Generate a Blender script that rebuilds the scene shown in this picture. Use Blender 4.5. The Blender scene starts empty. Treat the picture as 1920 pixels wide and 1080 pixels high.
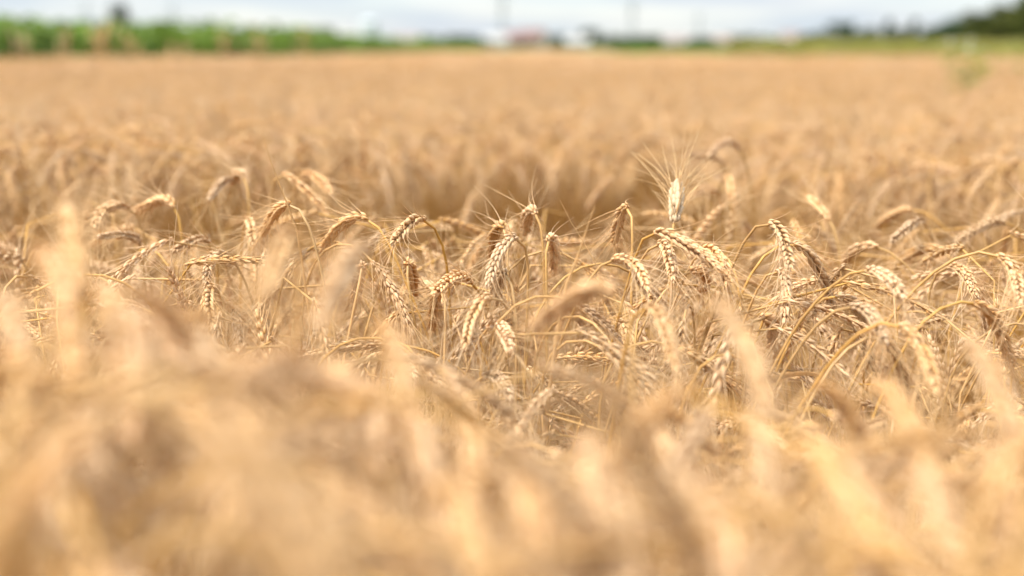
import bpy, math, random
import numpy as np
from mathutils import Vector

R = math.radians
scene = bpy.context.scene
C = scene.collection

# ------------------------------------------------------------------ camera
CAM_H = 1.0
LENS, SENSOR = 50.0, 36.0
FPX = 1920 * LENS / SENSOR
HORIZON = 84.0
PITCH = math.atan((540 - HORIZON) / FPX)
FOCUS = 1.27
cd = bpy.data.cameras.new('camera')
cam = bpy.data.objects.new('camera', cd)
C.objects.link(cam)
cam.location = (0, 0, CAM_H)
cam.rotation_euler = (math.pi / 2 - PITCH, 0, 0)
cd.lens = LENS
cd.sensor_width = SENSOR
cd.clip_start = 0.02
cd.clip_end = 20000
cd.dof.use_dof = True
cd.dof.focus_distance = FOCUS
cd.dof.aperture_fstop = 2.8
cd.dof.aperture_blades = 9
scene.camera = cam

# ------------------------------------------------------------------ light
SUN_EL, SUN_AZ = R(61), R(-118)        # azimuth measured from +Y towards +X
w = bpy.data.worlds.new('World')
scene.world = w
w.use_nodes = True
nt = w.node_tree
nt.nodes.clear()
out = nt.nodes.new('ShaderNodeOutputWorld')
bg = nt.nodes.new('ShaderNodeBackground')
sky = nt.nodes.new('ShaderNodeTexSky')
sky.sky_type = 'NISHITA'
sky.sun_disc = False
sky.sun_elevation = SUN_EL
sky.sun_rotation = SUN_AZ
sky.altitude = 100
sky.dust_density = 0.4
tc = nt.nodes.new('ShaderNodeTexCoord')
mp = nt.nodes.new('ShaderNodeMapping')
mp.inputs['Scale'].default_value = (3.2, 3.2, 26)
mp.inputs['Location'].default_value = (0.7, 0.2, 0.35)
n1 = nt.nodes.new('ShaderNodeTexNoise')
n1.inputs['Scale'].default_value = 1.6
n1.inputs['Detail'].default_value = 5
cr = nt.nodes.new('ShaderNodeValToRGB')
cr.color_ramp.elements[0].position = 0.34
cr.color_ramp.elements[0].color = (0.72, 0.72, 0.72, 1)
cr.color_ramp.elements[1].position = 0.56
cr.color_ramp.elements[1].color = (0.95, 0.95, 0.95, 1)
n2 = nt.nodes.new('ShaderNodeTexNoise')
n2.inputs['Scale'].default_value = 2.7
n2.inputs['Detail'].default_value = 4
cl = nt.nodes.new('ShaderNodeValToRGB')          # cloud radiance, grey underside to bright edge
cl.color_ramp.elements[0].position = 0.3
cl.color_ramp.elements[0].color = (2.5, 2.95, 3.55, 1)
cl.color_ramp.elements[1].position = 0.7
cl.color_ramp.elements[1].color = (3.8, 3.88, 3.95, 1)
mx = nt.nodes.new('ShaderNodeMix')
mx.data_type = 'RGBA'
L = nt.links.new
L(tc.outputs['Generated'], mp.inputs['Vector'])
L(mp.outputs[0], n1.inputs['Vector'])
L(mp.outputs[0], n2.inputs['Vector'])
L(n1.outputs['Fac'], cr.inputs[0])
L(n2.outputs['Fac'], cl.inputs[0])
L(cr.outputs[0], mx.inputs['Factor'])
L(sky.outputs[0], mx.inputs['A'])
# an overcast sky is about three times brighter overhead than at the horizon
sx = nt.nodes.new('ShaderNodeSeparateXYZ')
L(tc.outputs['Generated'], sx.inputs[0])
zm = nt.nodes.new('ShaderNodeMapRange')
zm.inputs['To Min'].default_value = 1.0
zm.inputs['To Max'].default_value = 2.6
L(sx.outputs['Z'], zm.inputs['Value'])
cm = nt.nodes.new('ShaderNodeVectorMath')
cm.operation = 'SCALE'
L(cl.outputs[0], cm.inputs[0])
L(zm.outputs[0], cm.inputs['Scale'])
L(cm.outputs[0], mx.inputs['B'])
L(mx.outputs['Result'], bg.inputs['Color'])
bg.inputs['Strength'].default_value = 0.12
L(bg.outputs[0], out.inputs['Surface'])

sl = bpy.data.lights.new('sun', 'SUN')
sun = bpy.data.objects.new('sun', sl)
C.objects.link(sun)
sl.energy = 4.2
sl.angle = R(13)
sl.color = (1.0, 0.93, 0.82)
to_sun = Vector((math.sin(SUN_AZ) * math.cos(SUN_EL), math.cos(SUN_AZ) * math.cos(SUN_EL), math.sin(SUN_EL)))
sun.rotation_euler = to_sun.to_track_quat('Z', 'Y').to_euler()

scene.view_settings.view_transform = 'Standard'
scene.view_settings.look = 'None'
scene.view_settings.gamma = 1
scene.view_settings.exposure = 0.92
scene.render.engine = 'CYCLES'
scene.cycles.use_denoising = True
scene.cycles.max_bounces = 8
scene.cycles.diffuse_bounces = 5
scene.cycles.transmission_bounces = 5
scene.cycles.glossy_bounces = 2

# ------------------------------------------------------------------ helpers
_sp, _cp = math.sin(PITCH), math.cos(PITCH)


def at(px, py, y):
    """the world point seen at photograph pixel (px, py), y metres ahead of the camera"""
    u, v = (px - 960) / FPX, (540 - py) / FPX
    d = np.array([u, _cp + v * _sp, -_sp + v * _cp])
    return np.array([0, 0, CAM_H]) + d * (y / d[1])


def unit(v):
    return v / (np.linalg.norm(v, axis=-1, keepdims=True) + 1e-12)


def spline(P, n):
    """n points evenly spread along a centripetal-like Catmull-Rom curve through P"""
    P = np.asarray(P, float)
    Q = np.vstack([2 * P[0] - P[1], P, 2 * P[-1] - P[-2]])
    out = []
    for i in range(len(P) - 1):
        p0, p1, p2, p3 = Q[i:i + 4]
        l1 = np.linalg.norm(p2 - p1)
        l0, l2 = np.linalg.norm(p1 - p0), np.linalg.norm(p3 - p2)
        m1 = ((p1 - p0) / max(l0, 1e-6) * l1 + (p2 - p1)) / (1 + 1.0) if l0 > 0 else p2 - p1
        m2 = ((p3 - p2) / max(l2, 1e-6) * l1 + (p2 - p1)) / (1 + 1.0)
        t = np.linspace(0, 1, 14)[:, None]
        t = t if i == len(P) - 2 else t[:-1]
        out.append((2 * t**3 - 3 * t**2 + 1) * p1 + (t**3 - 2 * t**2 + t) * m1 + (-2 * t**3 + 3 * t**2) * p2 + (t**3 - t**2) * m2)
    A = np.vstack(out)
    s = np.r_[0, np.cumsum(np.linalg.norm(np.diff(A, axis=0), axis=1))]
    q = np.linspace(0, s[-1], n)
    return np.stack([np.interp(q, s, A[:, k]) for k in range(3)], 1)


def frames(P, side):
    T = unit(np.gradient(P, axis=0))
    S = np.zeros_like(P)
    s = np.asarray(side, float)
    for i in range(len(P)):
        s = s - T[i] * np.dot(s, T[i])
        s = s / (np.linalg.norm(s) + 1e-9)
        S[i] = s
    return T, S, np.cross(T, S)


class Geo:
    """quads collected with one tone value per vertex and one material slot per face"""

    def __init__(s):
        s.V, s.F, s.A, s.M, s.n = [], [], [], [], 0

    def add(s, V, F, a=0.5, m=0):
        V = np.asarray(V, float).reshape(-1, 3)
        F = np.asarray(F, int).reshape(-1, 4)
        s.V.append(V)
        s.F.append(F + s.n)
        s.A.append(np.broadcast_to(np.asarray(a, float), (len(V),)))
        s.M.append(np.full(len(F), m))
        s.n += len(V)
        return s

    def merge(s, o, m=0):
        V, F, A, M = o.arrays()
        s.add(V, F, A, m)
        return s

    def arrays(s):
        return np.vstack(s.V), np.vstack(s.F), np.concatenate(s.A), np.concatenate(s.M)

    def mesh(s, name, mats, offset=(0, 0, 0), smooth=True):
        V, F, A, M = s.arrays()
        V = V - np.asarray(offset)
        me = bpy.data.meshes.new(name)
        me.vertices.add(len(V))
        me.vertices.foreach_set('co', V.astype(np.float32).ravel())
        me.loops.add(F.size)
        me.loops.foreach_set('vertex_index', F.astype(np.int32).ravel())
        me.polygons.add(len(F))
        me.polygons.foreach_set('loop_start', np.arange(0, F.size, 4, dtype=np.int32))
        me.polygons.foreach_set('material_index', M.astype(np.int32))
        me.polygons.foreach_set('use_smooth', np.full(len(F), smooth))
        at_ = me.attributes.new('tone', 'FLOAT', 'POINT')
        at_.data.foreach_set('value', A.astype(np.float32))
        for m in mats:
            me.materials.append(m)
        me.update(calc_edges=True)
        return me


def tube(P, rad, n=6, side=(1, 0.13, 0.07), tone=0.5):
    P = np.asarray(P, float)
    k = len(P)
    T, S, N = frames(P, side)
    rad = np.broadcast_to(np.asarray(rad, float), (k,))
    a = np.arange(n) * 2 * math.pi / n
    V = P[:, None] + rad[:, None, None] * (np.cos(a)[None, :, None] * S[:, None] + np.sin(a)[None, :, None] * N[:, None])
    i, j = np.meshgrid(np.arange(k - 1), np.arange(n), indexing='ij')
    F = np.stack([i * n + j, i * n + (j + 1) % n, (i + 1) * n + (j + 1) % n, (i + 1) * n + j], -1).reshape(-1, 4)
    A = np.repeat(np.broadcast_to(np.asarray(tone, float), (k,)), n)
    return V.reshape(-1, 3), F, A


def box(g, c, s, m=0, tone=0.5, rz=0.0):
    x, y, z = np.array(s) / 2
    V = np.array([(-x, -y, -z), (x, -y, -z), (x, y, -z), (-x, y, -z), (-x, -y, z), (x, -y, z), (x, y, z), (-x, y, z)])
    ca, sa = math.cos(rz), math.sin(rz)
    V = V @ np.array([(ca, sa, 0), (-sa, ca, 0), (0, 0, 1)]) + np.array(c)
    g.add(V, [(0, 3, 2, 1), (4, 5, 6, 7), (0, 1, 5, 4), (1, 2, 6, 5), (2, 3, 7, 6), (3, 0, 4, 7)], tone, m)


def link(name, data, parent=None, loc=None):
    o = bpy.data.objects.new(name, data)
    C.objects.link(o)
    if parent is not None:
        o.parent = parent
    if loc is not None:
        o.location = loc
    return o


def tag(o, label=None, cat=None, group=None, kind=None):
    for k, v in (('label', label), ('category', cat), ('group', group), ('kind', kind)):
        if v:
            o[k] = v
    return o


# ------------------------------------------------------------------ materials
def plant_mat(name, c0, c1, trans=0.25, rough=0.65, stripe=0.0, spread=0.13, spec=0.25):
    """c0..c1 by the tone attribute, varied per object and by fine fibre noise; part of the light passes through"""
    m = bpy.data.materials.new(name)
    m.use_nodes = True
    t = m.node_tree
    t.nodes.clear()
    N = t.nodes.new
    o = N('ShaderNodeOutputMaterial')
    at_ = N('ShaderNodeAttribute')
    at_.attribute_name = 'tone'
    mixc = N('ShaderNodeMix')
    mixc.data_type = 'RGBA'
    mixc.inputs['A'].default_value = (*c0, 1)
    mixc.inputs['B'].default_value = (*c1, 1)
    t.links.new(at_.outputs['Fac'], mixc.inputs['Factor'])
    tcn = N('ShaderNodeTexCoord')
    no = N('ShaderNodeTexNoise')
    no.inputs['Scale'].default_value = 420 if stripe else 160
    no.inputs['Detail'].default_value = 3
    t.links.new(tcn.outputs['Object'], no.inputs['Vector'])
    oi = N('ShaderNodeObjectInfo')
    mr = N('ShaderNodeMapRange')
    mr.inputs['To Min'].default_value = 1 - spread
    mr.inputs['To Max'].default_value = 1 + spread
    t.links.new(oi.outputs['Random'], mr.inputs['Value'])
    mr2 = N('ShaderNodeMapRange')
    mr2.inputs['From Min'].default_value = 0.3
    mr2.inputs['From Max'].default_value = 0.7
    mr2.inputs['To Min'].default_value = 0.84
    mr2.inputs['To Max'].default_value = 1.12
    t.links.new(no.outputs['Fac'], mr2.inputs['Value'])
    mu = N('ShaderNodeMath')
    mu.operation = 'MULTIPLY'
    t.links.new(mr.outputs[0], mu.inputs[0])
    t.links.new(mr2.outputs[0], mu.inputs[1])
    hv = N('ShaderNodeHueSaturation')
    m7 = N('ShaderNodeMath')                      # a second number per object: ripe orange to bleached grey straw
    m7.operation = 'MULTIPLY'
    m7.inputs[1].default_value = 7.31
    fr = N('ShaderNodeMath')
    fr.operation = 'FRACT'
    ms_ = N('ShaderNodeMapRange')
    ms_.inputs['To Min'].default_value = 0.95
    ms_.inputs['To Max'].default_value = 1.17
    t.links.new(oi.outputs['Random'], m7.inputs[0])
    t.links.new(m7.outputs[0], fr.inputs[0])
    t.links.new(fr.outputs[0], ms_.inputs['Value'])
    t.links.new(ms_.outputs[0], hv.inputs['Saturation'])
    t.links.new(mixc.outputs['Result'], hv.inputs['Color'])
    t.links.new(mu.outputs[0], hv.inputs['Value'])
    p = N('ShaderNodeBsdfPrincipled')
    p.inputs['Roughness'].default_value = rough
    p.inputs['Specular IOR Level'].default_value = spec
    t.links.new(hv.outputs[0], p.inputs['Base Color'])
    tr = N('ShaderNodeBsdfTranslucent')
    t.links.new(hv.outputs[0], tr.inputs['Color'])
    ms = N('ShaderNodeMixShader')
    ms.inputs[0].default_value = trans
    t.links.new(p.outputs[0], ms.inputs[1])
    t.links.new(tr.outputs[0], ms.inputs[2])
    t.links.new(ms.outputs[0], o.inputs['Surface'])
    return m


def flat_mat(name, c0, c1=None, scale=5.0, rough=0.8, detail=6, coord='Object'):
    m = bpy.data.materials.new(name)
    m.use_nodes = True
    t = m.node_tree
    p = t.nodes['Principled BSDF']
    p.inputs['Roughness'].default_value = rough
    c1 = c1 or tuple(min(1, c * 1.25) for c in c0)
    no = t.nodes.new('ShaderNodeTexNoise')
    no.inputs['Scale'].default_value = scale
    no.inputs['Detail'].default_value = detail
    tcn = t.nodes.new('ShaderNodeTexCoord')
    t.links.new(tcn.outputs[coord], no.inputs['Vector'])
    r = t.nodes.new('ShaderNodeValToRGB')
    r.color_ramp.elements[0].position = 0.36
    r.color_ramp.elements[0].color = (*c0, 1)
    r.color_ramp.elements[1].position = 0.64
    r.color_ramp.elements[1].color = (*c1, 1)
    t.links.new(no.outputs['Fac'], r.inputs[0])
    t.links.new(r.outputs[0], p.inputs['Base Color'])
    return m


M_STEM = plant_mat('wheat_stem', (0.38, 0.18, 0.048), (0.66, 0.43, 0.18), 0.22, 0.45, spec=0.4)  # foot end: brown sheath colour, deepened further as painted shade low in the crop
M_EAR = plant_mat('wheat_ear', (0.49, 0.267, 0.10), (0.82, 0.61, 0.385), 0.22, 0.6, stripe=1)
M_AWN = plant_mat('wheat_awn', (0.75, 0.53, 0.30), (0.80, 0.61, 0.38), 0.35, 0.45, spec=0.4)
M_LEAF = plant_mat('dry_leaf', (0.49, 0.265, 0.09), (0.74, 0.54, 0.315), 0.4, 0.6)
M_BLEACH = plant_mat('bleached_ear', (0.64, 0.46, 0.27), (0.76, 0.60, 0.40), 0.3, 0.6, stripe=1)
WHEAT = [M_STEM, M_EAR, M_AWN, M_LEAF]

# ------------------------------------------------------------------ wheat plant geometry
def floret_template(seg, rings):
    u = np.array(rings)
    r = np.interp(u, [0, .1, .3, .5, .72, .88, 1], [.30, .72, 1., .98, .68, .34, .06])
    a = np.arange(seg) * 2 * math.pi / seg
    D = np.repeat(u, seg)
    O = (r[:, None] * np.cos(a) * np.where(np.cos(a) > 0, 0.95, 0.6)).ravel() + np.repeat(-0.35 * u**2.2, seg)
    W = (r[:, None] * np.sin(a)).ravel()
    k = len(u)
    i, j = np.meshgrid(np.arange(k - 1), np.arange(seg), indexing='ij')
    F = np.stack([i * seg + j, i * seg + (j + 1) % seg, (i + 1) * seg + (j + 1) % seg, (i + 1) * seg + j], -1).reshape(-1, 4)
    return D, O, W, F, D


TPL_HI = floret_template(7, [0, .1, .28, .5, .72, .88, 1])
TPL_LO = floret_template(5, [0, .3, .7, 1])


def build_ear(P, rng, awn_len=0.055, hi=True, spread=0.45, plump=1.0, nspk=20, side=None):
    """an awned wheat ear along the points P (base to tip): alternating spikelets of florets, awns from the florets"""
    P = spline(P, 60)
    if side is None:
        side = rng.normal(size=3)
    T, S, N = frames(P, side)
    Lr = np.linalg.norm(np.diff(P, axis=0), axis=1).sum()
    k = nspk
    ti = np.linspace(0.0, 0.93, k)
    idx = np.clip((ti * 59).astype(int), 0, 59)
    twist = rng.normal(0, .12, k).cumsum() * 0.35
    p, t = P[idx], T[idx]
    s = S[idx] * np.cos(twist)[:, None] + N[idx] * np.sin(twist)[:, None]
    n = np.cross(t, s)
    sgn = np.where(np.arange(k) % 2 == 0, 1., -1.)[:, None]
    prof = np.interp(ti, [0, .08, .25, .55, .8, 1], [.62, .85, 1.0, 1.0, .86, .66]) * plump
    Ps, Ds, Os, Ln, Wd, Tone = [], [], [], [], [], []
    offs = [-1.0, 0.0, 1.0] if hi else [-.6, .6]
    for j in offs:
        fan = 0.30 * j + rng.normal(0, .07, k)
        outw = 0.36 - 0.10 * abs(j) + rng.normal(0, .06, k)
        d = unit(t * 1.0 + sgn * s * outw[:, None] + n * fan[:, None])
        o = unit(sgn * s * (1.0 - .45 * abs(j)) + n * (0.95 * j) if j else sgn * s)
        o = unit(o - d * (o * d).sum(1, keepdims=True))
        Ps.append(p + sgn * s * (0.0014 * prof)[:, None] + n * (0.0019 * j * prof)[:, None] + t * (0.0018 * (j == 0)))
        Ds.append(d)
        Os.append(o)
        Ln.append((0.0112 - 0.0012 * (j == 0)) * prof * rng.uniform(.9, 1.08, k) * (Lr / 0.082) ** .5)
        Wd.append(0.00215 * prof * rng.uniform(.88, 1.12, k) * (1.0 if hi else 1.2))
        Tone.append(rng.uniform(-.2, .2, k))
    # terminal spikelet
    for a in (0., 2.1, 4.2):
        o = unit(S[-4] * math.cos(a) + N[-4] * math.sin(a))[None]
        Ps.append(P[-4][None])
        Ds.append(unit(T[-4][None] + .22 * o))
        Os.append(o)
        Ln.append(np.array([0.0095]))
        Wd.append(np.array([0.0017]))
        Tone.append(np.array([.1]))
    Ps, Ds, Os = map(np.vstack, (Ps, Ds, Os))
    Ln, Wd, Tone = map(np.concatenate, (Ln, Wd, Tone))
    lost = rng.random(len(Ln)) < (.07 if hi else 0)      # shed or shrivelled florets
    Ln[lost] *= .45
    Wd[lost] *= .5
    W = np.cross(Ds, Os)
    td, to, tw, tf, tu = TPL_HI if hi else TPL_LO
    V = (Ps[:, None] + Ds[:, None] * (td[None, :, None] * Ln[:, None, None]) + Os[:, None] * (to[None, :, None] * Wd[:, None, None])
         + W[:, None] * (tw[None, :, None] * Wd[:, None, None]))
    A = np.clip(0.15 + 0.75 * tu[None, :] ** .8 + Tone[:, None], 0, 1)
    F = (tf[None] + (np.arange(len(Ps)) * len(td))[:, None, None]).reshape(-1, 4)
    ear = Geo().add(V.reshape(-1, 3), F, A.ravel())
    ear.add(*tube(P[:57:3], 0.0011, 4))
    # awns
    keep = rng.random(len(Ps)) < ((.95 if plump > 1.3 else .78) if hi else .55)
    if hi:
        keep[k:2 * k] &= rng.random(k) < .35
    b = Ps + Ds * Ln[:, None] * .96
    ax = np.vstack([t] * len(offs) + [T[-4][None]] * 3)
    d0 = unit(Ds + rng.normal(0, .10, Ds.shape))
    od = unit(Os + rng.normal(0, .35, Os.shape))
    d1 = unit(ax * .75 + od * spread * rng.uniform(.5, 1.7, (len(Ps), 1)) + Ds * .4 + rng.normal(0, .10, Ds.shape))
    al = awn_len * rng.uniform(.5, 1.2, len(Ps)) * np.concatenate([np.interp(ti, [0, .3, 1], [.55, .95, 1.])] * len(offs) + [np.ones(3)])
    b, d0, d1, al, od = b[keep], d0[keep], d1[keep], al[keep], od[keep]
    q = np.linspace(0, 1, 6 if hi else 3)
    sag = np.array([0, 0, -1.0])
    C_ = b[:, None] + al[:, None, None] * (d0[:, None] * (q - q**2 * .5)[None, :, None] + d1[:, None] * (q**2 * .5 + .25 * q**3)[None, :, None]
                                          + sag * (.07 * q**2)[None, :, None])
    r = (0.0006 if plump > 1.3 else 0.00037 if hi else .0005) * (1 - .72 * q)
    e1 = unit(np.cross(d0, od))
    e2 = unit(np.cross(d0, e1))
    a3 = np.arange(3) * 2 * math.pi / 3
    V = C_[:, :, None] + r[None, :, None, None] * (np.cos(a3)[None, None, :, None] * e1[:, None, None] + np.sin(a3)[None, None, :, None] * e2[:, None, None])
    nq = len(q)
    i, j = np.meshgrid(np.arange(nq - 1), np.arange(3), indexing='ij')
    f = np.stack([i * 3 + j, i * 3 + (j + 1) % 3, (i + 1) * 3 + (j + 1) % 3, (i + 1) * 3 + j], -1).reshape(-1, 4)
    F = (f[None] + (np.arange(len(b)) * nq * 3)[:, None, None]).reshape(-1, 4)
    awn = Geo().add(V.reshape(-1, 3), F, np.tile(np.repeat(q, 3), len(b)))
    return ear, awn


def build_stem(P, rng, hi=True, r0=0.0018, r1=0.00122):
    n = 46 if hi else 12
    P = spline(P, n)
    q = np.linspace(0, 1, n)
    r = r0 + (r1 - r0) * q
    if hi:
        for kq in (.33, .62):
            r = r + .0007 * np.exp(-((q - kq) / .012) ** 2)
    V, F, A = tube(P, r, 7 if hi else 4, tone=np.clip(.25 + .5 * q + rng.normal(0, .08), 0, 1))
    return Geo().add(V, F, A)


def build_leaf(p, d, rng, length=.16, width=.004, droop=1.0, tone=.6):
    """a dry rolled leaf blade: a tapered ribbon that twists and droops"""
    n = 14
    q = np.linspace(0, 1, n)
    d = np.asarray(d, float)
    h = unit(np.array([d[0], d[1], 0]) + 1e-6)
    P = p + length * (q[:, None] * d * (1 - .45 * q[:, None] * droop) + h * (.25 * q[:, None] ** 2) + np.array([0, 0, -.62 * droop]) * q[:, None] ** 2.4)
    P = P + rng.normal(0, 1, 3) * (.02 * np.sin(q * 7 + rng.uniform(0, 6)))[:, None] * .3
    T, S, N = frames(P, np.cross(d, [0, 0, 1]) + rng.normal(0, .2, 3))
    tw = rng.uniform(-1, 1) * 5 * q
    S2 = S * np.cos(tw)[:, None] + N * np.sin(tw)[:, None]
    N2 = np.cross(T, S2)
    wd = width * np.interp(q, [0, .15, .5, .85, 1], [.5, 1, .85, .4, .04])
    a = np.array([-1., -.5, 0, .5, 1])
    V = P[:, None] + S2[:, None] * (wd[:, None] * a)[..., None] + N2[:, None] * (wd[:, None] * .55 * (a ** 2))[..., None]
    i, j = np.meshgrid(np.arange(n - 1), np.arange(4), indexing='ij')
    F = np.stack([i * 5 + j, i * 5 + j + 1, (i + 1) * 5 + j + 1, (i + 1) * 5 + j], -1).reshape(-1, 4)
    return Geo().add(V.reshape(-1, 3), F, np.clip(tone + rng.normal(0, .2), 0, 1))


def stem_point(P, f):
    P = np.asarray(P)
    s = np.r_[0, np.cumsum(np.linalg.norm(np.diff(P, axis=0), axis=1))]
    return np.array([np.interp(f * s[-1], s, P[:, k]) for k in range(3)])


def plant_parts(stem_pts, ear_pts, rng, hi=True, awn=.055, spread=.45, plump=1.0, leaves=1, nspk=20, side=None):
    whole = np.vstack([stem_pts, ear_pts])
    sp = spline(whole, 260)
    for _ in range(3):
        pad = np.vstack([np.repeat(sp[:1], 4, 0), sp, np.repeat(sp[-1:], 4, 0)])
        sm = sum(pad[k:k + len(sp)] for k in range(9)) / 9
        wgt = np.clip(np.minimum(np.arange(len(sp)), np.arange(len(sp))[::-1]) / 12, 0, 1)[:, None]
        sp = sp * (1 - wgt) + sm * wgt
    j = int(np.argmin(np.linalg.norm(sp - ear_pts[0], axis=1)))
    stem = build_stem(sp[:j + 3], rng, hi)
    ear, awns = build_ear(sp[j:], rng, awn, hi, spread, plump, nspk, side)
    lv = []
    for i in range(leaves):
        f = rng.uniform(.45, .8)
        a = rng.uniform(0, 6.28)
        d = np.array([math.cos(a) * .6, math.sin(a) * .6, rng.uniform(.3, .9)])
        lv.append(build_leaf(stem_point(sp[:j], f), unit(d), rng, rng.uniform(.09, .19), rng.uniform(.0025, .0045), rng.uniform(.7, 1.3)))
    return stem, ear, awns, lv


def random_path(rng, H, nod, neck=.11, ear_len=.082, lean=.06):
    """stem and ear lines of a plant standing at the origin whose arch tops out at H; nod = final angle from vertical"""
    a0 = rng.normal(0, lean)
    n1, n2 = 8, 12
    seg_low = 1.0
    pts = [np.zeros(2)]
    ang = []
    low = np.linspace(0, 1, 8)
    L0 = H - .06
    for _ in range(3):
        pts = [np.zeros(2)]
        for i in range(7):
            a = a0 * (.4 + 1.2 * i / 7)
            pts.append(pts[-1] + L0 / 7 * np.array([math.sin(a), math.cos(a)]))
        ns = len(pts)
        for i in range(10):
            a = a0 * 1.6 + (nod * .8 - a0 * 1.6) * ((i + 1) / 10) ** 1.4
            pts.append(pts[-1] + neck / 10 * np.array([math.sin(a), math.cos(a)]))
        ne = len(pts)
        for i in range(8):
            a = nod * .8 + nod * .2 * (i + 1) / 8
            pts.append(pts[-1] + ear_len / 8 * np.array([math.sin(a), math.cos(a)]))
        top = max(p[1] for p in pts)
        L0 += H - top
    p = np.array(pts)
    Pw = np.stack([p[:, 0], rng.normal(0, .01) * np.linspace(0, 1, len(p)) ** 2, p[:, 1]], 1)
    return Pw[:ne], Pw[ne - 1:]


# ------------------------------------------------------------------ setting: ground
def sheet(name, x0, x1, y0, y1, nx, ny, z, mat, bump=0.0, seed=0):
    rng = np.random.default_rng(seed)
    X, Y = np.meshgrid(np.linspace(x0, x1, nx), np.linspace(y0, y1, ny))
    Z = np.full_like(X, z) + (rng.normal(0, bump, X.shape) if bump else 0)
    V = np.stack([X, Y, Z], -1).reshape(-1, 3)
    i, j = np.meshgrid(np.arange(ny - 1), np.arange(nx - 1), indexing='ij')
    F = np.stack([i * nx + j, i * nx + j + 1, (i + 1) * nx + j + 1, (i + 1) * nx + j], -1).reshape(-1, 4)
    return link(name, Geo().add(V, F).mesh(name, [mat]))


M_MEADOW = flat_mat('meadow_ground', (0.075, 0.125, 0.03), (0.20, 0.20, 0.06), .012, .95)
M_SOIL = flat_mat('soil_ground', (0.14, 0.07, 0.024), (0.26, 0.14, 0.05), 30, .95)
tag(sheet('ground', -6000, 6000, -60, 9000, 3, 3, -0.004, M_MEADOW), kind='structure')
tag(sheet('field_soil', -40, 60, -3, 70, 220, 160, 0.012, M_SOIL, .004, 3), kind='structure')

# ------------------------------------------------------------------ wheat prototypes
RNG = np.random.default_rng(11)
GROUP_NEAR = 'wheat stalks on the near side of the tramline gap'


def plant_objects(name, stem, ear, awns, leaves, base, ear_mat=None):
    root = link(name, None, loc=base)
    link('stem', stem.mesh('stem', [M_STEM], base), root)
    e = link('ear', ear.mesh('ear', [ear_mat or M_EAR], base), root)
    link('awns', awns.mesh('awns', [M_AWN], base), e)
    for lf in leaves:
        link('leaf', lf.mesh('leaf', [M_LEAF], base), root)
    return root


def copy_plant(src):
    r = src.copy()
    C.objects.link(r)
    for ch in src.children:
        c = ch.copy()
        C.objects.link(c)
        c.parent = r
        for g in ch.children:
            d = g.copy()
            C.objects.link(d)
            d.parent = c
    return r


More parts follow.
